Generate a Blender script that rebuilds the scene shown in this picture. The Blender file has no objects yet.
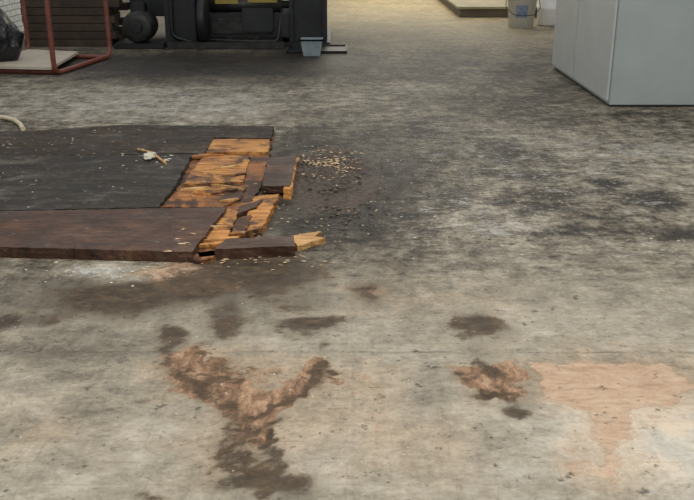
import bpy, bmesh, math, random
import numpy as np
from mathutils import Vector, Matrix, noise
random.seed(4); rng=np.random.default_rng(4)
S=bpy.context.scene
S.view_settings.view_transform='Standard'
S.view_settings.look='None'
# ---------------------------------------------------------------- camera
F=900.0; H=1.5; P=math.radians(19.85); sp,cp=math.sin(P),math.cos(P)
cam=bpy.data.cameras.new('camera'); co=bpy.data.objects.new('camera',cam); S.collection.objects.link(co)
cam.sensor_width=36; cam.lens=36*F/694; cam.clip_end=100
co.location=(0,0,H); co.rotation_euler=(math.pi/2-P,0,0); S.camera=co
def G(x,y,z=0.0):
    """survey helper: measured photo point -> world metres on the plane z"""
    u=(x-347)/F; v=(y-250)/F
    t=(H-z)/(sp+v*cp)
    return (u*t, t*(cp-v*sp))
# ---------------------------------------------------------------- node helpers
class NT:
    def __init__(s,name):
        s.m=bpy.data.materials.new(name); s.m.use_nodes=True; s.t=s.m.node_tree; s.t.nodes.clear()
        s.out=s.n('ShaderNodeOutputMaterial'); s.b=s.n('ShaderNodeBsdfPrincipled'); s.l(s.b.outputs[0],s.out.inputs[0])
    def n(s,t,**k):
        o=s.t.nodes.new(t)
        for a,b in k.items(): setattr(o,a,b)
        return o
    def l(s,a,b): s.t.links.new(a,b)
    def put(s,i,v):
        if v is None: return
        if hasattr(v,'is_linked'): s.l(v,i)
        else: i.default_value=v
    def math(s,op,a,b=None,c=None,clamp=False):
        o=s.n('ShaderNodeMath',operation=op,use_clamp=clamp)
        s.put(o.inputs[0],a); s.put(o.inputs[1],b); s.put(o.inputs[2],c); return o.outputs[0]
    def coords(s,scale=(1,1,1),rot=(0,0,0),loc=(0,0,0)):
        tc=s.n('ShaderNodeTexCoord'); mp=s.n('ShaderNodeMapping')
        mp.inputs['Scale'].default_value=scale; mp.inputs['Rotation'].default_value=rot; mp.inputs['Location'].default_value=loc
        s.l(tc.outputs['Object'],mp.inputs[0]); return mp.outputs[0]
    def noise(s,vec,sc,det=6,ro=.6,dist=0,k=1):
        o=s.n('ShaderNodeTexNoise'); s.l(vec,o.inputs['Vector'])
        o.inputs['Scale'].default_value=sc; o.inputs['Detail'].default_value=det; o.inputs['Roughness'].default_value=ro
        o.inputs['Distortion'].default_value=dist
        if k==1: return o.outputs['Fac']
        return s.math('ADD',s.math('MULTIPLY',s.math('SUBTRACT',o.outputs['Fac'],.5),k),.5)
    def ramp(s,f,st):
        o=s.n('ShaderNodeValToRGB'); e=o.color_ramp.elements
        while len(e)<len(st): e.new(.5)
        for q,(p,c) in zip(e,st): q.position=p; q.color=(*c,1)
        s.l(f,o.inputs[0]); return o.outputs[0]
    def mix(s,f,a,b,mode='MIX'):
        o=s.n('ShaderNodeMix',data_type='RGBA',blend_type=mode)
        s.put(o.inputs[0],f); 
        s.put(o.inputs[6],a if hasattr(a,'is_linked') else (*a,1)); s.put(o.inputs[7],b if hasattr(b,'is_linked') else (*b,1))
        return o.outputs[2]
    def sstep(s,v,a,b):
        o=s.n('ShaderNodeMapRange',interpolation_type='SMOOTHSTEP'); s.put(o.inputs[0],v)
        o.inputs[1].default_value=a; o.inputs[2].default_value=b; return o.outputs[0]
    def bump(s,h,st=.3,d=.01):
        o=s.n('ShaderNodeBump'); o.inputs['Strength'].default_value=st; o.inputs['Distance'].default_value=d
        s.l(h,o.inputs['Height']); s.l(o.outputs[0],s.b.inputs['Normal'])
def simple(name,c1,c2,sc=8,rough=.6,metal=0,bump=.15,ani=(1,1,1)):
    m=NT(name); v=m.coords(ani); f=m.noise(v,sc,8,.65)
    m.l(m.ramp(f,[(.3,c1),(.7,c2)]),m.b.inputs['Base Color'])
    m.b.inputs['Roughness'].default_value=rough; m.b.inputs['Metallic'].default_value=metal
    m.bump(f,bump); return m.m
# ---------------------------------------------------------------- mesh helpers
def link(name,me,mat,parent=None):
    o=bpy.data.objects.new(name,me); S.collection.objects.link(o)
    if mat: me.materials.append(mat)
    if parent: o.parent=parent
    return o
def empty(name,loc=(0,0,0),rz=0):
    o=bpy.data.objects.new(name,None); S.collection.objects.link(o); o.location=loc; o.rotation_euler=(0,0,rz); return o
def box(name,x0,x1,y0,y1,z0,z1,mat,parent=None,bev=.006):
    bm=bmesh.new(); bmesh.ops.create_cube(bm,size=1)
    for v in bm.verts: v.co=Vector(((x0+x1)/2+v.co.x*(x1-x0),(y0+y1)/2+v.co.y*(y1-y0),(z0+z1)/2+v.co.z*(z1-z0)))
    if bev: bmesh.ops.bevel(bm,geom=bm.edges[:],offset=min(bev,.45*min(x1-x0,y1-y0,z1-z0)),segments=2,affect='EDGES')
    me=bpy.data.meshes.new(name); bm.to_mesh(me); bm.free(); return link(name,me,mat,parent)
def lathe(name,prof,mat,parent=None,loc=(0,0,0),axis='Z',seg=40):
    bm=bmesh.new(); rings=[]
    for r,z in prof:
        ring=[]
        for i in range(seg):
            a=2*math.pi*i/seg; p=Vector((r*math.cos(a),r*math.sin(a),z))
            if axis=='Y': p=Vector((p.x,p.z,p.y))
            if axis=='X': p=Vector((p.z,p.x,p.y))
            ring.append(bm.verts.new(p+Vector(loc)))
        rings.append(ring)
    for a,b in zip(rings,rings[1:]):
        for i in range(seg): bm.faces.new((a[i],a[(i+1)%seg],b[(i+1)%seg],b[i]))
    bm.faces.new(rings[0]); bm.faces.new(rings[-1])
    bmesh.ops.recalc_face_normals(bm,faces=bm.faces)
    me=bpy.data.meshes.new(name); bm.to_mesh(me); bm.free()
    for p in me.polygons: p.use_smooth=len(p.vertices)==4
    return link(name,me,mat,parent)
def tube(name,pts,r,mat,parent=None,bend=0,cyc=False):
    P_=[Vector(p) for p in pts]
    if bend:
        Q=[P_[0]] if not cyc else []
        rg=range(1,len(P_)-1) if not cyc else range(len(P_))
        for i in rg:
            a,b,c=P_[i-1],P_[i],P_[(i+1)%len(P_)]
            d1=(a-b).normalized()*bend; d2=(c-b).normalized()*bend
            for k in range(9):
                t=k/8; Q.append((1-t)**2*(b+d1)+2*t*(1-t)*b+t*t*(b+d2))
        if not cyc: Q.append(P_[-1])
        P_=Q
    cu=bpy.data.curves.new(name,'CURVE'); cu.dimensions='3D'; cu.bevel_depth=r; cu.bevel_resolution=5; cu.use_fill_caps=True
    s=cu.splines.new('POLY'); s.points.add(len(P_)-1); s.use_cyclic_u=cyc
    for q,p in zip(s.points,P_): q.co=(*p,1)
    o=bpy.data.objects.new(name,cu); S.collection.objects.link(o); cu.materials.append(mat)
    dg=bpy.context.evaluated_depsgraph_get(); me=bpy.data.meshes.new_from_object(o.evaluated_get(dg)); me.name=name
    bpy.data.objects.remove(o); 
    for p in me.polygons: p.use_smooth=True
    o=bpy.data.objects.new(name,me); S.collection.objects.link(o)
    if parent: o.parent=parent
    return o
def slab(name,pix,z0,z1,mat,parent,jit=.006,step=.03,lift=None):
    W=[Vector((*G(x,y,z1),0)) for x,y in pix]; pts=[]
    for a,b in zip(W,W[1:]+W[:1]):
        n=max(1,int((b-a).length/step)); nr=Vector((-(b-a).y,(b-a).x,0)).normalized()
        for k in range(n):
            p=a.lerp(b,k/n); j=random.uniform(-1,1)*jit+noise.noise(p*13)*jit*1.2
            pts.append(p+nr*j)
    bm=bmesh.new()
    lays=[]; nl=5
    for L in range(nl):
        z=z0+(z1-z0)*L/(nl-1)
        lays.append([bm.verts.new((p.x+random.uniform(-1,1)*jit*.35*(0<L<nl-1),p.y+random.uniform(-1,1)*jit*.35*(0<L<nl-1),z+(lift(p.x,p.y) if lift else 0))) for p in pts])
    n=len(pts)
    for A,B in zip(lays,lays[1:]):
        for i in range(n): bm.faces.new((A[i],A[(i+1)%n],B[(i+1)%n],B[i]))
    bm.faces.new(lays[-1]); bm.faces.new(lays[0][::-1])
    bmesh.ops.recalc_face_normals(bm,faces=bm.faces)
    me=bpy.data.meshes.new(name); bm.to_mesh(me); bm.free(); return link(name,me,mat,parent)
# ================================================================ FLOOR
xs=np.arange(-5.2,6.2,.02)
ys=[-.6]
while ys[-1]<22.5: ys.append(ys[-1]+(.02 if 1.9<ys[-1]<6.5 else .045))
ys=np.array(ys); X,Y=np.meshgrid(xs,ys); nx,ny=len(xs),len(ys)
def vnoise(x,y,seed):
    xi=np.floor(x).astype(int); yi=np.floor(y).astype(int); fx=x-xi; fy=y-yi
    fx=fx*fx*(3-2*fx); fy=fy*fy*(3-2*fy)
    t=np.random.default_rng(seed).uniform(-1,1,(256,256))
    g=lambda a,b:t[a%256,b%256]
    return (g(xi,yi)*(1-fx)+g(xi+1,yi)*fx)*(1-fy)+(g(xi,yi+1)*(1-fx)+g(xi+1,yi+1)*fx)*fy
def fbm(x,y,seed,sc,oc=4,ro=.55):
    r=0; a=1
    for o in range(oc): r=r+a*vnoise(x*sc+17.3*o,y*sc-9.1*o,seed+o); a*=ro; sc*=2.03
    return r
WX=X+.045*fbm(X,Y,11,5,5,.65); WY=Y+.05*fbm(X,Y,31,5.5,5,.65)
def blobs(lst):
    m=np.zeros_like(X)
    for b in lst:
        cx,cy,rx,ry,s=b[:5]
        x0,y0=G(cx,cy); wx=abs(G(cx+rx,cy)[0]-x0); wy=abs(G(cx,cy-ry)[1]-G(cx,cy+ry)[1])/2
        y0=(G(cx,cy-ry)[1]+G(cx,cy+ry)[1])/2
        d=np.sqrt(((WX-x0)/wx)**2+((WY-y0)/wy)**2)
        m=np.maximum(m,s*np.clip(1.3-d*.7,0,1))
    return m
def path(pts,r,s):
    out=[]
    for (a,b) in zip(pts,pts[1:]):
        n=max(2,int(math.dist(a,b)/(r*.6)))
        for k in range(n+1): out.append((a[0]+(b[0]-a[0])*k/n,a[1]+(b[1]-a[1])*k/n,r,r*.6,s))
    return out
def poly(pix,s,soft=.05):
    """signed distance to a world polygon"""
    Wp=[G(*p) for p in pix]; n=len(Wp); ins=np.zeros(X.shape,bool); dm=np.full(X.shape,9.0)
    for i in range(n):
        (ax,ay),(bx_,by_)=Wp[i],Wp[(i+1)%n]
        ex,ey=bx_-ax,by_-ay; t=np.clip(((WX-ax)*ex+(WY-ay)*ey)/(ex*ex+ey*ey),0,1)
        dm=np.minimum(dm,np.hypot(WX-ax-t*ex,WY-ay-t*ey))
        c=((ay>WY)!=(by_>WY))&(WX<(bx_-ax)*(WY-ay)/((by_-ay) if abs(by_-ay)>1e-9 else 1e-9)+ax); ins^=c
    return s*np.clip(.5+np.where(ins,dm,-dm)/soft,0,1)
dark=blobs([(385,185,48,58,1.0),(375,160,40,30,.7),(310,215,70,32,1.0),(430,145,70,24,.7),(650,200,22,7,1.6),(605,183,13,4,1.5),
 (200,68,190,15,1.25),(310,62,70,15,1.3),(450,180,150,55,.4),(130,66,90,14,1.0),(400,55,60,25,.45),(360,45,40,14,.6),  # includes wide darker blobs along the machine foot
 (540,80,70,22,.6),(60,98,60,8,.2),(8,320,26,8,1),(420,245,130,24,.4),(60,345,110,14,.45),(560,120,80,18,.5),(690,235,34,4,1.4),(30,290,70,22,.6),
 (340,130,60,28,.6),(480,60,70,12,.55),(300,170,40,40,.9),(560,195,90,12,.55),(640,270,80,10,.4),(120,400,50,10,.35),(20,430,40,12,.4),
 (300,98,50,10,.5),(255,290,90,26,.5),(365,205,22,44,1.2),(500,150,25,10,.9),(445,195,30,12,.85),(600,230,60,8,.6),(380,290,20,14,.6),
 (530,100,30,6,.8),(450,100,40,8,.6),(620,120,80,10,.45),(210,92,40,5,.6),(560,210,30,6,.85),(470,232,50,6,.6),(90,375,40,10,.5),(400,160,30,14,1.0)])
brown=blobs([(478,328,30,14,1.15),(312,324,32,8,1.4),(245,273,65,17,1.4),(200,287,50,16,1.2),(120,300,65,15,1.2),(165,334,16,9,1.2),
 (262,485,50,14,1.1),(523,414,12,9,1.3),(502,389,32,5,1.05),(240,455,25,18,.95),(215,378,20,20,.75),(168,347,16,9,1.0),(140,493,34,6,.9),(455,370,16,6,.85),
 (225,320,24,20,.95),(390,190,25,18,.6),(12,320,22,5,.95),(370,292,16,14,.85),(60,315,40,8,.8),(330,343,10,4,.9),(640,478,14,3,.6),(395,268,14,12,.6),
 (290,300,50,10,.7),(480,350,20,6,.6),(25,355,40,6,.5),(580,440,8,4,.7),(380,420,12,4,.5)]
 +path([(172,358),(200,390),(225,420),(243,450),(262,485)],11,.98)+path([(328,366),(312,385),(285,402),(245,415)],8,.95)+path([(478,358),(500,378),(522,405)],9,.95)
 +path([(190,365),(235,380)],7,.8)+path([(235,320),(200,350)],10,.65)+path([(255,425),(205,470)],7,.8)+path([(268,425),(268,500)],6,1.05))
orange=np.maximum.reduce([poly([(160,354),(200,350),(232,372),(262,392),(300,372),(318,352),(330,362),(318,388),(280,412),(262,440),(235,440),(205,412),(178,392)],1.0,.10),
 poly([(155,352),(330,350),(325,378),(300,440),(270,500),(180,480),(190,430),(160,400)],.52,.3),
 poly([(526,360),(672,364),(682,402),(640,404),(600,414),(560,406),(538,398)],1.0,.09),
 poly([(448,362),(520,360),(530,390),(520,400),(485,388),(450,376)],.95,.09),
 poly([(575,408),(625,410),(630,455),(605,480),(590,450)],.88,.12),
 blobs([(188,277,34,12,1.3),(605,470,50,40,.5),(330,405,100,45,.42),(375,288,16,6,.6),(60,430,70,30,.3),(440,300,110,24,.3),(600,385,120,38,.5),(420,440,80,40,.4),(225,288,18,7,.9)])])
rust=blobs([(205,385,70,60,1),(300,380,50,30,.9),(485,378,36,20,1),(250,440,60,45,1),(188,277,30,12,.1)])
light=blobs([(660,450,120,60,1.7),(620,440,50,30,1.0),(150,100,190,16,1.3),(60,88,90,12,1.1),(560,310,240,60,.6),(610,160,130,36,.7),(390,320,170,50,.5),
 (120,450,160,60,.4),(410,15,90,18,.5),(105,270,40,8,1.7),(520,222,60,12,1.0),(640,105,90,10,.6),(420,450,150,60,.6),(660,60,60,20,.3),  # the far-end blob also carries painted window glow
 (115,268,18,10,1.9),(180,78,60,6,.9),(700,180,60,16,.8),(120,114,190,8,.9)])
fleck=blobs([(150,105,200,20,1),(560,165,200,50,.85),(480,215,100,30,.85),(430,130,80,20,.8),(640,250,70,15,.7),(105,272,46,10,1.3),
 (60,75,80,10,.6),(430,80,100,18,.7),(60,380,90,30,.3),(370,180,60,40,.4),(600,200,120,20,.75),(500,228,60,10,1.05),(650,150,60,10,1.1),(20,320,40,5,.6)])
far_glow=blobs([(415,0,110,20,.85),(400,22,90,14,.4)])  # window glow on the far floor, painted as a yellow brightening mask
verts=np.stack([X.ravel(),Y.ravel(),np.zeros(X.size)],1)
idx=np.arange(nx*ny).reshape(ny,nx)
fc=np.stack([idx[:-1,:-1],idx[:-1,1:],idx[1:,1:],idx[1:,:-1]],-1).reshape(-1,4)
me=bpy.data.meshes.new('floor'); me.vertices.add(len(verts)); me.vertices.foreach_set('co',verts.ravel())
me.loops.add(fc.size); me.loops.foreach_set('vertex_index',fc.ravel().astype(np.int32))
me.polygons.add(len(fc)); me.polygons.foreach_set('loop_start',np.arange(0,fc.size,4,dtype=np.int32)); me.update(calc_edges=True)
# broad tone: the near end is paler, the middle slightly darker with more contrast
near=np.clip((4.15+.35*fbm(X,Y,77,1.1,4)-Y)/1.1,0,1); mid=np.clip((Y-3.6)/.8,0,1)*np.clip((13-Y)/3,0,1)
for nm,(a,b,c) in {'wearToneA':(dark,orange,light),'wearGlowB':(fleck,brown,far_glow),'wearToneC':(rust,near,mid)}.items():
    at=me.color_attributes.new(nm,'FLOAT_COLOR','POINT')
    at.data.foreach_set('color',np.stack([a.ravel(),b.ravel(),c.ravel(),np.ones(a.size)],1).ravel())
m=NT('worn_workshop_floor')
def attr(nm):
    a=m.n('ShaderNodeAttribute',attribute_name=nm); s=m.n('ShaderNodeSeparateColor'); m.l(a.outputs['Color'],s.inputs[0]); return s.outputs
A=attr('wearToneA'); B=attr('wearGlowB'); C=attr('wearToneC')
v=m.coords(); vs=m.coords((1,2.0,1)); vl=m.coords((3.0,.8,1),loc=(3,1,0))
n1=m.noise(v,1.3,6,.6,.4,2); n2=m.noise(v,5.5,12,.68,.3,2.2); n3=m.noise(v,45,6,.7,0,1.6); ns=m.noise(vs,4.6,12,.74,.5,2.2); nl=m.noise(vl,5,8,.7,0,2)
n4=m.noise(m.coords((1,1.4,1),loc=(1,8,2)),14,12,.75,.3,2.2)
n5=m.noise(m.coords((1,1,1),loc=(1,3,2)),70,6,.8,0,2.2)
def comb(*p):
    r=None
    for node,w in p:
        q=m.math('MULTIPLY',node,w); r=q if r is None else m.math('ADD',r,q)
    return r
def dev(*p):
    r=comb(*p); return m.math('SUBTRACT',r,sum(w for _,w in p)*.5)
var=dev((n1,.24),(n2,.36),(ns,.28),(n4,.34),(n3,.22),(nl,.18))
amp=m.math('ADD',m.math('MULTIPLY',C[2],.7),.54)
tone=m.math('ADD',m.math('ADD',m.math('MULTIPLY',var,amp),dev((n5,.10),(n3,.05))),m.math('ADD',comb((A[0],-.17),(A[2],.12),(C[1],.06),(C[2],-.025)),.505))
col=m.ramp(tone,[(.14,(.014,.012,.009)),(.33,(.056,.046,.034)),(.48,(.155,.134,.100)),(.62,(.275,.243,.186)),(.85,(.48,.45,.385))])
br=m.n('ShaderNodeTexBrick'); m.l(m.coords(),br.inputs['Vector'])
br.inputs['Scale'].default_value=1; br.inputs['Brick Width'].default_value=.62; br.inputs['Row Height'].default_value=.115
br.inputs['Mortar Size'].default_value=.0035; br.inputs['Mortar Smooth'].default_value=.8
br.inputs['Color1'].default_value=(.88,.88,.88,1); br.inputs['Color2'].default_value=(1.12,1.1,1.06,1); br.inputs['Mortar'].default_value=(.6,.57,.52,1)
col=m.mix(m.math('MULTIPLY',m.sstep(n2,.35,.7),.5),col,m.mix(1.0,col,br.outputs['Color'],'MULTIPLY'))
col=m.mix(m.math('MULTIPLY',m.sstep(m.math('ADD',A[1],dev((n1,.5),(n2,.3))),.1,.6),.6),col,m.mix(1.0,col,(1.18,.96,.79),'MULTIPLY'))
# salmon undercoat where the covering is gone
om=m.sstep(m.math('ADD',A[1],dev((n2,.5),(n4,.42),(n3,.25),(ns,.25))),.5,.66)
oc=m.ramp(m.noise(m.coords((1,2.5,1)),10,10,.8,.3,2.4),[(.1,(.26,.155,.095)),(.5,(.42,.285,.19)),(.9,(.50,.385,.28))])
nr=m.noise(m.coords((2.2,.9,1),rot=(0,0,.5)),9,12,.8,.4,2.6)
oc2=m.ramp(nr,[(.1,(.04,.021,.011)),(.4,(.15,.078,.04)),(.62,(.30,.175,.10)),(.9,(.44,.31,.21))])
oc=m.mix(m.sstep(C[0],.2,.6),oc,oc2)
col=m.mix(m.math('MULTIPLY',om,.86),col,oc)
# oily brown stains: soft halo, then core
bs=m.math('ADD',B[1],dev((n2,.65),(n4,.8),(n3,.45),(ns,.4)))
col=m.mix(m.math('MULTIPLY',m.sstep(bs,.2,.9),.4),col,m.mix(1.0,col,(.5,.42,.34),'MULTIPLY'))
bmk=m.sstep(bs,.5,1.02)
col=m.mix(m.math('MULTIPLY',bmk,.9),col,m.ramp(n4,[(.15,(.016,.011,.006)),(.55,(.048,.031,.017)),(.85,(.11,.07,.036))]))
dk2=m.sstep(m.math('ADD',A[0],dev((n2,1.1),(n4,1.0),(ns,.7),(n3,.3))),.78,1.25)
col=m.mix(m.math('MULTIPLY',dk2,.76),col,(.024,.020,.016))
# flaking white paint
fn=m.noise(m.coords((1,1.6,1),loc=(9,4,0)),6,13,.80,.5,2)
fm=m.sstep(m.math('ADD',m.math('MULTIPLY',B[0],.34),fn),.85,.98)
col=m.mix(m.math('MULTIPLY',fm,.62),col,(.42,.405,.37))
f2=m.sstep(m.math('ADD',m.math('MULTIPLY',B[0],.12),m.noise(m.coords((1,1.3,1),loc=(2,4,9)),24,8,.75)),.66,.71)
col=m.mix(m.math('MULTIPLY',f2,.65),col,(.50,.48,.43))
col=m.mix(m.math('MULTIPLY',m.sstep(m.noise(m.coords(loc=(5,5,5)),15,8,.72),.58,.66),.75),col,(.03,.024,.017))
sep=m.n('ShaderNodeSeparateXYZ'); m.l(m.coords(),sep.inputs[0])
def seam(ax,off,w,wob=.03):
    q=m.math('ADD',sep.outputs[ax],m.math('MULTIPLY',m.math('SUBTRACT',n2,.5),wob)); q=m.math('ABSOLUTE',m.math('SUBTRACT',q,off))
    return m.math('SUBTRACT',1.0,m.sstep(q,w*.2,w))
sm=m.math('MAXIMUM',m.math('MAXIMUM',seam(1,3.03,.012),m.math('MULTIPLY',seam(0,.02,.010,.015),.4)),m.math('MULTIPLY',seam(1,3.97,.012),.6)); sm=m.math('MULTIPLY',sm,m.sstep(ns,.35,.85))
col=m.mix(m.math('MULTIPLY',sm,.55),col,(.05,.04,.03))
col=m.mix(B[2],col,m.mix(1.0,col,(1.8,1.62,1.08),'MULTIPLY'))  # painted glow: lifts and yellows the far floor colour
m.l(col,m.b.inputs['Base Color'])
rg=m.math('ADD',m.math('MULTIPLY',n2,.25),.50); rg=m.math('SUBTRACT',rg,m.math('MULTIPLY',dk2,.12)); m.l(rg,m.b.inputs['Roughness'])
m.b.inputs['Specular IOR Level'].default_value=.22
hh=comb((n2,.3),(n3,.3),(ns,.25),(n4,.4),(sm,-.5),(om,-.35),(fm,.3))
m.bump(hh,.8,.010)
floor=link('floor',me,m.m)
# ================================================================ walls / windows
brick=NT('white_painted_brick'); bt=brick.n('ShaderNodeTexBrick'); 
mpv=brick.coords(rot=(0,0,0)); sx=brick.n('ShaderNodeSeparateXYZ'); brick.l(mpv,sx.inputs[0]); cx=brick.n('ShaderNodeCombineXYZ')
brick.l(brick.math('ADD',sx.outputs[0],sx.outputs[1]),cx.inputs[0]); brick.l(sx.outputs[2],cx.inputs[1]); brick.l(cx.outputs[0],bt.inputs[0])
bt.inputs['Scale'].default_value=1; bt.inputs['Brick Width'].default_value=.23; bt.inputs['Row Height'].default_value=.085; bt.inputs['Mortar Size'].default_value=.007
bt.inputs['Color1'].default_value=(.62,.64,.62,1); bt.inputs['Color2'].default_value=(.72,.73,.7,1); bt.inputs['Mortar'].default_value=(.25,.24,.22,1)
brick.l(bt.outputs[0],brick.b.inputs['Base Color']); brick.b.inputs['Roughness'].default_value=.6; brick.bump(bt.outputs['Fac'],.4,-.01); brick=brick.m
frame_m=simple('window_frame_paint',(.3,.32,.31),(.4,.42,.4))
def wall(name,axis,pos,a0,a1,z1,opens,th=.2):
    e=empty(name)
    def seg(i,p,q,z0,z1_):
        if axis=='x': box('%s_part_%d'%(name,i),pos-th/2,pos+th/2,p,q,z0,z1_,brick,e,0)
        else: box('%s_part_%d'%(name,i),p,q,pos-th/2,pos+th/2,z0,z1_,brick,e,0)
    i=1; cur=a0
    for (p,q,zl,zh) in opens:
        seg(i,cur,p,0,z1);seg(i+1,p,q,0,zl);seg(i+2,p,q,zh,z1); i+=3; cur=q
    seg(i,cur,a1,0,z1)
wn=[0]
def window(axis,pos,p,q,zl,zh):
    wn[0]+=1; e=empty('window_%d'%wn[0]); n=5
    for k in range(n+1):
        c=p+(q-p)*k/n; c=min(max(c,p+.03),q-.03)
        a=(pos-.03,pos+.03,c-.025,c+.025) if axis=='x' else (c-.025,c+.025,pos-.03,pos+.03)
        box('mullion_%d'%k,*a,zl,zh,frame_m,e,0)
    for k in range(4):
        z=zl+.03+(zh-zl-.06)*k/3
        a=(pos-.025,pos+.025,p,q) if axis=='x' else (p,q,pos-.025,pos+.025)
        box('rail_%d'%k,*a,z-.025,z+.025,frame_m,e,0)
wall('wall_left','x',-4.95,-.6,22.4,4.2,[(2,7,1.0,3.4),(8.5,12.6,1.0,3.4),(14.5,19,1.0,3.4)])
window('x',-4.95,2,7,1.0,3.4); window('x',-4.95,8.5,12.6,1.0,3.4); window('x',-4.95,14.5,19,1.0,3.4)
wall('wall_back','y',22.3,-4.85,6.0,4.2,[(-3,-.3,1.0,3.6),(.6,4.6,.05,3.6)])
window('y',22.3,-3,-.3,1.0,3.6); window('y',22.3,.6,4.6,.05,3.6)
wall('wall_right','x',6.0,-.6,22.2,4.2,[])
# ================================================================ broken plywood
ply=empty('broken_plywood_panels')
def woodmat(name,stops,sc=(1.2,14,1),rough=.55,dust=0,spec=.4,stain=.5,dcol=(.36,.35,.33),st=(.5,.7),strips=0,dst=(.35,.95)):
    m=NT(name); v=m.coords(sc); g=m.noise(v,3.2,10,.7,.6,2); w=m.noise(m.coords(),4,10,.7,.3,2); f=m.noise(m.coords(),60,5,.7)
    t=m.math('ADD',m.math('MULTIPLY',g,.6),m.math('MULTIPLY',w,.4)); c=m.ramp(t,stops)
    sn=m.noise(m.coords(loc=(2,7,1)),4.5,10,.72,.5,2)
    c=m.mix(m.math('MULTIPLY',m.sstep(sn,*st),stain),c,(.03,.013,.006))
    if strips:
        b=m.n('ShaderNodeTexBrick'); m.l(m.coords(),b.inputs['Vector']); b.inputs['Scale'].default_value=1
        b.inputs['Brick Width'].default_value=1.3; b.inputs['Row Height'].default_value=strips; b.inputs['Mortar Size'].default_value=.006; b.inputs['Mortar Smooth'].default_value=.5
        b.inputs['Color1'].default_value=(.7,.7,.7,1); b.inputs['Color2'].default_value=(1.3,1.25,1.2,1); b.inputs['Mortar'].default_value=(.25,.22,.2,1)
        c=m.mix(.8,c,m.mix(1.0,c,b.outputs['Color'],'MULTIPLY'))
    if dust:
        dn=m.noise(m.coords((1,1.5,1),loc=(4,1,1)),3.4,13,.78,.5,3)
        c=m.mix(m.math('MULTIPLY',m.sstep(dn,*dst),dust),c,dcol)
        c=m.mix(m.math('MULTIPLY',m.sstep(m.noise(m.coords(loc=(4,1,7)),20,8,.78),.58,.65),dust*.9),c,(.36,.33,.28))
        c=m.mix(m.math('MULTIPLY',m.sstep(m.noise(m.coords(loc=(9,1,7)),9,8,.78),.55,.65),.75),c,(.010,.009,.007))
    m.l(c,m.b.inputs['Base Color']); m.l(m.math('ADD',m.math('MULTIPLY',w,.4),rough-.2),m.b.inputs['Roughness'])
    m.b.inputs['Specular IOR Level'].default_value=spec
    m.bump(m.math('ADD',g,m.math('MULTIPLY',f,.4)),.6,.008); return m.m
m_or=woodmat('exposed_orange_wood',[(.12,(.06,.02,.006)),(.38,(.27,.10,.021)),(.58,(.50,.22,.05)),(.85,(.68,.42,.17))],stain=.94,st=(.44,.72))
m_or2=woodmat('exposed_orange_wood_dark',[(.15,(.03,.010,.003)),(.4,(.14,.047,.011)),(.65,(.34,.13,.03)),(.9,(.54,.28,.088))],stain=.94,st=(.36,.62))
m_lt=woodmat('pale_broken_wood',[(.15,(.2,.08,.02)),(.45,(.43,.23,.075)),(.8,(.65,.44,.21))],stain=.7,st=(.6,.8))
m_bk=woodmat('black_grimy_plywood',[(.1,(.008,.007,.006)),(.5,(.026,.022,.018)),(.9,(.075,.062,.048))],(1,5,1),.65,.55,.22,.3,(.15,.135,.11),dst=(.5,1.05))
m_bk2=woodmat('dark_dusty_plywood',[(.1,(.009,.007,.005)),(.5,(.034,.025,.018)),(.9,(.11,.08,.055))],(1,7,1),.65,.55,.22,.5,(.165,.14,.11),strips=.16,dst=(.5,1.05))
m_br=woodmat('dark_brown_plywood',[(.1,(.009,.004,.002)),(.5,(.052,.021,.010)),(.9,(.17,.078,.038))],(1.5,9,1),.46,.24,.35,.75,(.20,.125,.08),(.40,.70),strips=.34)
slab('orange_layer',[(212,136),(273,136),(268,160),(262,185),(246,212),(240,240),(228,252),(205,260),(140,256),(140,206),(180,185),(190,150)],0,.02,m_or2,ply,.008)
slab('panel_back',[(-160,133),(30,131),(120,125),(274,126),(271,138),(214,137),(204,153),(-190,159)],0,.045,m_bk2,ply,.005)
slab('panel_middle',[(-200,158),(192,154),(176,184),(158,207),(-260,216)],0,.05,m_bk,ply,.006)
slab('panel_front',[(-260,216),(226,207),(205,235),(192,252),(0,247),(-300,243)],0,.055,m_br,ply,.004)
slab('orange_plank_1',[(204,154),(250,156),(243,182),(183,184)],.0,.034,m_or,ply,.005)
slab('orange_plank_2',[(183,187),(247,186),(240,199),(222,207),(160,207)],.0,.03,m_or2,ply,.005)
slab('orange_plank_3',[(212,139),(270,139),(268,152),(206,152)],.0,.037,m_or,ply,.005)
slab('orange_plank_4',[(228,209),(240,212),(226,238),(206,238)],0,.032,m_or,ply,.006)
slab('chunk_dark',[(268,158),(297,155),(290,186),(262,186)],.022,.065,m_br,ply,.006)
slab('chunk_edge',[(290,158),(299,157),(291,189),(284,189)],.0,.06,m_or,ply,.006)
slab('broken_piece_pale',[(254,196),(279,194),(262,228),(241,233)],.0,.040,m_or,ply,.006)
slab('broken_piece_strip',[(240,206),(262,199),(256,207),(236,214)],.0,.052,m_br,ply,.005)
slab('broken_piece_small',[(238,218),(252,214),(246,232),(230,234)],.0,.048,m_or2,ply,.006)
slab('strip_front',[(226,239),(294,236),(295,246),(214,249)],.0,.055,m_br,ply,.005)
slab('strip_front_wood',[(196,252),(250,249),(294,247),(295,250),(240,253),(200,257)],.0,.02,m_lt,ply,.006)
slab('splinter',[(290,236),(306,233),(321,231),(315,236),(326,238),(310,242),(296,246)],.0,.028,m_lt,ply,.006)
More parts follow.
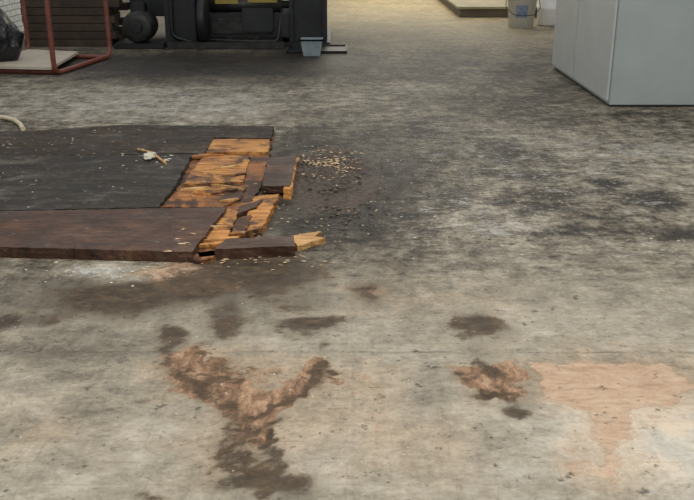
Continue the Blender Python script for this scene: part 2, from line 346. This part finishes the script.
for k in range(20):
    x=random.uniform(188,262); y=random.uniform(142,245)
    if x>250-(y-142)*.15: x-=20
    if y>205 and x<205: x=random.uniform(208,235)
    l=random.uniform(10,38); h=random.uniform(.4,1.3); s=random.uniform(-.09,.09)
    z=.038 if y<205 else .034
    slab('veneer_shard_%d'%k,[(x-l/2,y-s*l),(x,y-h),(x+l/2,y+s*l),(x+l*.2,y+h)],z-.01,z+random.uniform(.002,.006),random.choice((m_lt,m_or,m_or2,m_or)),ply,.002)
def chips(name,specs,mat,parent=None):
    bm=bmesh.new()
    for (cx,cy,sx_,sy_,n,s,z,ar) in specs:
        for _ in range(n):
            x,y=G(random.gauss(cx,sx_),random.gauss(cy,sy_),z); sz=s*random.uniform(.3,1.4)
            r=bmesh.ops.create_icosphere(bm,subdivisions=1,radius=1)
            M=Matrix.Translation((x,y,z+sz*.1))@Matrix.Rotation(random.uniform(-.6,.6) if ar>1.5 else random.uniform(0,6.3),4,'Z')
            for v in r['verts']:
                q=Vector((v.co.x*sz*ar,v.co.y*sz,v.co.z*sz*.25))*random.uniform(.5,1.25); v.co=M@q
    me=bpy.data.meshes.new(name); bm.to_mesh(me); bm.free(); return link(name,me,mat,parent)
m_grit=simple('grit',(.012,.009,.006),(.085,.058,.038),40,.65,0,.5)
m_chip=simple('pale_chips',(.3,.18,.08),(.6,.45,.27),30,.7)
m_wht=simple('white_scraps',(.40,.36,.28),(.58,.54,.45),30,.7)
chips('wood_splinter_debris',[(205,232,24,6,12,.006,.056,3),(185,238,6,6,8,.008,.056,3),(225,175,30,22,60,.005,.036,2.2),(265,215,20,15,50,.006,.004,2),(240,256,40,5,80,.005,.004,2.2),(310,250,25,8,20,.004,.003,2)],m_chip,ply)
chips('paper_scraps',[(156,156,7,3,10,.012,.050,1.6),(125,158,30,6,20,.006,.050,1.5),(60,150,50,8,40,.006,.046,1.4),(20,185,30,12,20,.005,.05,1.3),(100,130,60,2,14,.007,.046,1.3)],m_wht,ply)
x_,y_=G(150,158,.05)
bm=bmesh.new(); bmesh.ops.create_icosphere(bm,subdivisions=3,radius=1)
for q in bm.verts:
    p=q.co.copy(); k=1+.6*noise.noise(p*2.8); q.co=Vector((x_+p.x*.035*k,y_+p.y*.09*k,.064+max(-.014,p.z*.016*k)))
me=bpy.data.meshes.new('crumpled_paper'); bm.to_mesh(me); bm.free(); link('crumpled_paper',me,m_wht,ply)
tube('broken_stick',[(*G(138,150,.055),.06),(*G(152,154,.055),.065),(*G(166,164,.055),.058)],.008,m_lt,ply)
# ---- rubble pile
bm=bmesh.new(); cx0,cy0=G(330,174); N=80
g={}
for i in range(N):
    for j in range(N):
        a=(i/(N-1)*2-1); b=(j/(N-1)*2-1); r=min(1,math.hypot(a,b)*(1+.3*noise.noise(Vector((a*2,b*2,5)))))
        x=cx0+a*.34; y=cy0+b*.85
        z=.07*(1-r**2)**1.3*(.7+.6*noise.noise(Vector((x*5,y*5,0))))+.028*noise.noise(Vector((x*36,y*36,3)))*(1-r)-.002
        g[i,j]=bm.verts.new((x,y,z if r<1 else -.002))
for i in range(N-1):
    for j in range(N-1): bm.faces.new((g[i,j],g[i+1,j],g[i+1,j+1],g[i,j+1]))
me=bpy.data.meshes.new('rubble_pile'); bm.to_mesh(me); bm.free(); pile=link('rubble_pile',me,m_grit)
chips('rubble_grit',[(332,168,14,12,600,.012,.03,1.2),(342,192,18,14,500,.009,.006,1.2),(347,215,24,12,260,.005,.002,1.3),(385,190,28,25,160,.004,.002,1.3)],m_grit,pile)
chips('rubble_pale_grit',[(328,163,14,8,330,.008,.044,1.3),(338,190,18,20,180,.005,.006,1.3)],m_chip,pile)
lit=empty('floor_litter')
chips('pale_flakes',[(470,170,110,50,160,.005,.001,1.6),(100,272,45,6,40,.006,.001,1.5),(350,350,200,80,110,.0025,.001,1.5),(150,105,120,10,60,.008,.001,1.5)],m_wht,lit)
chips('dark_crumbs',[(350,330,220,90,160,.0028,.001,1.4),(450,160,120,40,120,.006,.001,1.4)],m_grit,lit)
# ---- hose
m_hose=simple('cream_hose',(.5,.42,.28),(.65,.56,.4))
tube('rubber_hose',[(*G(-60,108,.02),.02),(*G(-30,112,.02),.02),(*G(-10,116,.02),.02),(*G(5,117.5,.02),.02),(*G(14,120,.02),.02),(*G(20,124,.02),.02),(*G(23,129,.02),.02)],.018,m_hose)
# ================================================================ cabinet
cab=empty('metal_storage_cabinet')
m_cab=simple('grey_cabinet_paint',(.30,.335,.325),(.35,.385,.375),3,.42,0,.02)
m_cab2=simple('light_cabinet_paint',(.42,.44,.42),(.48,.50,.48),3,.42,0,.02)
m_dk=simple('dark_gap',(.02,.02,.02),(.04,.04,.04))
cx,cy=2.27,7.83; L=2.28; Wd=1.5; Hc=1.85
box('plinth',cx+.03,cx+Wd-.03,cy+.03,cy+L-.03,0,.05,m_dk,cab)
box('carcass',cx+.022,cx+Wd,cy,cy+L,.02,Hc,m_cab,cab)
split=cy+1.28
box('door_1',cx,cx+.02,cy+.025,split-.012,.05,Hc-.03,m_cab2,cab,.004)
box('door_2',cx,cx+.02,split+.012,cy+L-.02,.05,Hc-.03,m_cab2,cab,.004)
for k,yy in enumerate((split-.1,split+.1)):
    tube('handle_%d'%k,[(cx,yy,1.0),(cx-.04,yy,1.0),(cx-.04,yy,1.16),(cx,yy,1.16)],.007,m_dk,cab,.015)
# ================================================================ trolley
tr=empty('tubular_trolley')
m_red=simple('red_brown_tube_paint',(.13,.035,.022),(.22,.07,.045),12,.4,0,.08)
m_board=simple('beige_board',(.42,.36,.28),(.55,.48,.38),6,.6)
a=Vector((-3.08,9.55,0)); b=Vector((-2.84,10.95,0)); c=Vector((-3.88,11.15,0)); d=Vector((-4.14,9.72,0))
def up(p,z): return (p.x,p.y,z)
r=.027
tube('side_right',[up(a,1.0),up(a,r),up(b,r),up(b,1.0)],r,m_red,tr,.14)
tube('side_left',[up(d,1.0),up(d,r),up(c,r),up(c,1.0)],r,m_red,tr,.14)
tube('top_ring',[up(a,1.0),up(b,1.0),up(c,1.0),up(d,1.0)],r,m_red,tr,.1,True)
def ln(n,p,q,rr=r): tube(n,[p,q],rr,m_red,tr)
e1=a.lerp(b,.09); e2=d.lerp(c,.09); ln('rail_front',up(e1,r),up(e2,r))
e3=a.lerp(b,.9); e4=d.lerp(c,.9); ln('rail_back',up(e3,r),up(e4,r))
bm=bmesh.new(); Z0,Z1=.056,.085
Q=[a.lerp(d,.06)+(b-a)*.04,b.lerp(c,.32)-(b-a)*.1,c.lerp(b,.03)-(b-a)*.04,d.lerp(a,.03)+(b-a)*.04]
lo=[bm.verts.new((q.x,q.y,Z0)) for q in Q]; hi=[bm.verts.new((q.x,q.y,Z1)) for q in Q]
bm.faces.new(hi); bm.faces.new(lo[::-1])
for i in range(4): bm.faces.new((lo[i],lo[(i+1)%4],hi[(i+1)%4],hi[i]))
bmesh.ops.recalc_face_normals(bm,faces=bm.faces)
me=bpy.data.meshes.new('shelf_board'); bm.to_mesh(me); bm.free(); link('shelf_board',me,m_board,tr)
# black bag
bm=bmesh.new(); bmesh.ops.create_icosphere(bm,subdivisions=5,radius=1)
for v in bm.verts:
    p=v.co.copy(); z=p.z; rr=1+.22*noise.noise(p*2.2)+.1*abs(noise.noise(p*6))
    if z>.55: k=(z-.55)/.45; rr*=1-.55*k
    v.co=Vector((p.x*.24*rr,p.y*.2*rr,max(-.19,p.z*.34*(1+.5*max(0,z-.5)))))
me=bpy.data.meshes.new('bin_bag'); bm.to_mesh(me); bm.free()
for p in me.polygons: p.use_smooth=True
m_bag=simple('black_plastic',(.006,.006,.008),(.014,.014,.017),10,.25)
bag=link('black_bin_bag',me,m_bag); bag.location=(-3.86,10.15,.277)
# dark timber stack behind trolley
st=empty('timber_stack'); m_tim=simple('dark_old_timber',(.02,.012,.008),(.075,.048,.03),5,.7,ani=(1,6,1))
for k in range(7):
    for j in range(4):
        x=-4.22+random.uniform(-.05,.05); z=k*.1
        if j%2==0 or k%2==0: box('beam_%d_%d'%(k,j),x,x+1.2+random.uniform(-.15,.1),12.0+j*.24,12.0+j*.24+.19,z,z+.095,m_tim,st,.006)
# ================================================================ machine
mc=empty('industrial_machine')
m_mc=simple('dark_shaded_machine_paint',(.005,.006,.006),(.018,.020,.020),5,.5,.15)  # dark paint taken darker so its colour carries the machine's shade
m_ms=simple('greasy_steel',(.013,.013,.013),(.05,.05,.047),8,.45,.5)
m_yl=simple('yellow_guard_paint',(.20,.14,.015),(.36,.26,.05),8,.5)
bx=lambda n,*q,m_=m_mc,b_=.012: box(n,*q,m_,mc,b_)
bx('base_left',-2.35,-1.95,11.9,13.6,0,1.5)
bx('bed',-2.0,-.75,12.0,13.5,.12,.42)
bx('bed_foot_1',-1.9,-1.6,12.05,13.4,0,.12); bx('bed_foot_2',-1.15,-.85,12.05,13.4,0,.12)
bx('upper_frame',-2.2,-.3,12.2,13.5,.62,1.35)
bx('column_right',-.72,-.30,12.15,13.4,.05,1.6)
bx('column_right_foot',-.82,-.22,12.05,13.5,0,.05)
bx('column_rib_1',-.76,-.70,12.05,12.2,.05,1.2); bx('column_rib_2',-.32,-.26,12.05,12.2,.05,1.2)
bx('cover_plate',-1.75,-1.0,11.95,12.02,.17,.37,m_=m_ms)
bx('front_panel',-2.9,-2.4,12.4,13.5,.35,1.3)
bx('motor_plinth',-3.0,-2.35,11.75,12.4,0,.07)
bx('side_skid',-2.3,-.8,11.72,11.84,0,.09,m_=m_ms)
for k in range(5): lathe('bolt_%d'%k,[(.018,0),(.018,.02),(.01,.025)],m_ms,mc,(-1.68+k*.15,11.93,.34),'Y',8)
prof=[(.08,0),(.17,.0),(.19,.02),(.19,.06)]
for k in range(8): prof+=[(.20,.06+k*.04),(.20,.075+k*.04),(.175,.08+k*.04),(.175,.095+k*.04)]
prof+=[(.19,.38),(.19,.44),(.06,.46),(.06,.5)]
lathe('motor_body',prof,m_ms,mc,(-2.68,11.75,.27),'Y',48)
lathe('motor_hub',[(.06,-.04),(.07,-.03),(.07,.02)],m_mc,mc,(-2.68,11.75,.27),'Y')
bx('motor_terminal_box',-2.76,-2.6,11.9,12.1,.44,.56,m_=m_mc)
lathe('roller_1',[(.05,0),(.05,.1),(.1,.1),(.1,1.2),(.05,1.2),(.05,1.35)],m_ms,mc,(-2.05,12.1,.53),'X')
lathe('flywheel',[(.05,0),(.05,.02),(.28,.02),(.3,.04),(.3,.1),(.28,.12),(.05,.12)],m_mc,mc,(-1.9,11.82,.38),'X')
tube('pipe_1',[(-1.9,11.95,.1),(-1.2,11.9,.08),(-.9,11.9,.08),(-.85,12.1,.5)],.02,m_ms,mc,.06)
tube('pipe_2',[(-2.25,11.85,.9),(-2.25,11.85,.15),(-1.95,11.85,.06)],.025,m_mc,mc,.08)
bx('yellow_guard',-1.7,-1.4,11.98,12.0,.545,.75,m_=m_yl,b_=.003)
bx('yellow_guard_2',-1.28,-.9,11.98,12.0,.56,.75,m_=m_yl,b_=.003)
bx('gearbox',-1.35,-.95,11.88,12.2,.2,.50)
bx('drip_tray_base',-.75,.0,11.35,12.0,0,.012,m_=m_mc,b_=.003)
for q in ((-.75,.0,11.35,11.37),(-.75,.0,11.98,12.0),(-.75,-.73,11.35,12.0),(-.02,.0,11.35,12.0)): bx('drip_tray_lip',*q,.0,.03,m_=m_mc,b_=.003)
m_tub=simple('blue_grey_plastic',(.17,.21,.23),(.28,.33,.35),15,.5)
tb=empty('plastic_container')
def frust(name,w0,d0,w1,d1,h,t,mat,parent):
    bm=bmesh.new(); R=[]
    for (w,d,z) in ((w0,d0,0),(w1,d1,h),(w1+.03,d1+.03,h),(w1+.03,d1+.03,h-.015),(w1+.03,d1+.03,h),(w1-2*t,d1-2*t,h),(w0-2*t,d0-2*t,t)):
        R.append([bm.verts.new((sx*w/2,sy*d/2,z)) for sx,sy in ((-1,-1),(1,-1),(1,1),(-1,1))])
    for A_,B_ in zip(R,R[1:]):
        for i in range(4): bm.faces.new((A_[i],A_[(i+1)%4],B_[(i+1)%4],B_[i]))
    bm.faces.new(R[0][::-1]); bm.faces.new(R[-1])
    me=bpy.data.meshes.new(name); bm.to_mesh(me); bm.free(); return link(name,me,mat,parent)
tb.location=(-.43,11.2,0)
frust('tub',.2,.18,.27,.22,.2,.008,m_tub,tb)
# ================================================================ far objects
m_con=simple('step_concrete_lit',(.24,.20,.12),(.36,.32,.20),4,.7); m_cons=simple('step_concrete_shaded',(.07,.055,.035),(.15,.12,.07),4,.7)  # one concrete in two colours: lit top and shaded side painted in
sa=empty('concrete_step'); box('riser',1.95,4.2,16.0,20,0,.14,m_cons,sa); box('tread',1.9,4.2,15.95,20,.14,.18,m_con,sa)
m_pail=simple('white_plastic',(.80,.80,.77),(.88,.88,.85),5,.4); m_lab=simple('blue_label',(.08,.12,.2),(.3,.35,.45),19,.5)
pl=empty('white_bucket',(2.72,14.45,0))
lathe('body',[(.19,0),(.225,.42),(.245,.42),(.245,.46),(.225,.46),(.225,.52),(.235,.52),(.235,.55),(.2,.55)],m_pail,pl)
bm=bmesh.new(); seg=14
pv=[]
for i in range(seg+1):
    an=math.radians(-125+50*i/seg); pv.append([bm.verts.new(((.1905+.035*z/.42+.002)*math.cos(an),(.1905+.035*z/.42+.002)*math.sin(an),z)) for z in (.16,.34)])
for p,q in zip(pv,pv[1:]): bm.faces.new((p[0],q[0],q[1],p[1]))
me=bpy.data.meshes.new('label'); bm.to_mesh(me); bm.free(); link('label',me,m_lab,pl)
tube('handle',[(-.25,0,.44),(-.27,-.12,.3),(-.15,-.26,.2),(.15,-.26,.2),(.27,-.12,.3),(.25,0,.44)],.006,m_ms,pl,.05)
pl2=empty('white_drum',(3.22,14.7,0))
lathe('body',[(.17,0),(.2,.03),(.2,.25),(.21,.27),(.2,.29),(.2,.6),(.21,.62),(.18,.64)],m_pail,pl2)
# ================================================================ lights
w=bpy.data.worlds.new('world'); S.world=w; w.use_nodes=True
w.node_tree.nodes['Background'].inputs[0].default_value=(.96,.98,1,1); w.node_tree.nodes['Background'].inputs[1].default_value=.72
def area(name,loc,rot,sx_,sy_,pw,col):
    l=bpy.data.lights.new(name,'AREA'); l.shape='RECTANGLE'; l.size=sx_; l.size_y=sy_; l.energy=pw; l.color=col
    o=bpy.data.objects.new(name,l); S.collection.objects.link(o); o.location=loc; o.rotation_euler=rot; return o
area('roof_light',(0,2.5,4.6),(0,0,0),5,3,260,(1,.98,.94))
area('added_warm_fill',(1,18.5,4.4),(0,0,0),3,4,170,(1,.87,.58))  # added unseen warm lamp that brightens and yellows the far floor
area('back_window_light',(1.5,22.0,2.2),(math.radians(-90),0,0),5,2.6,70,(1,.97,.9))
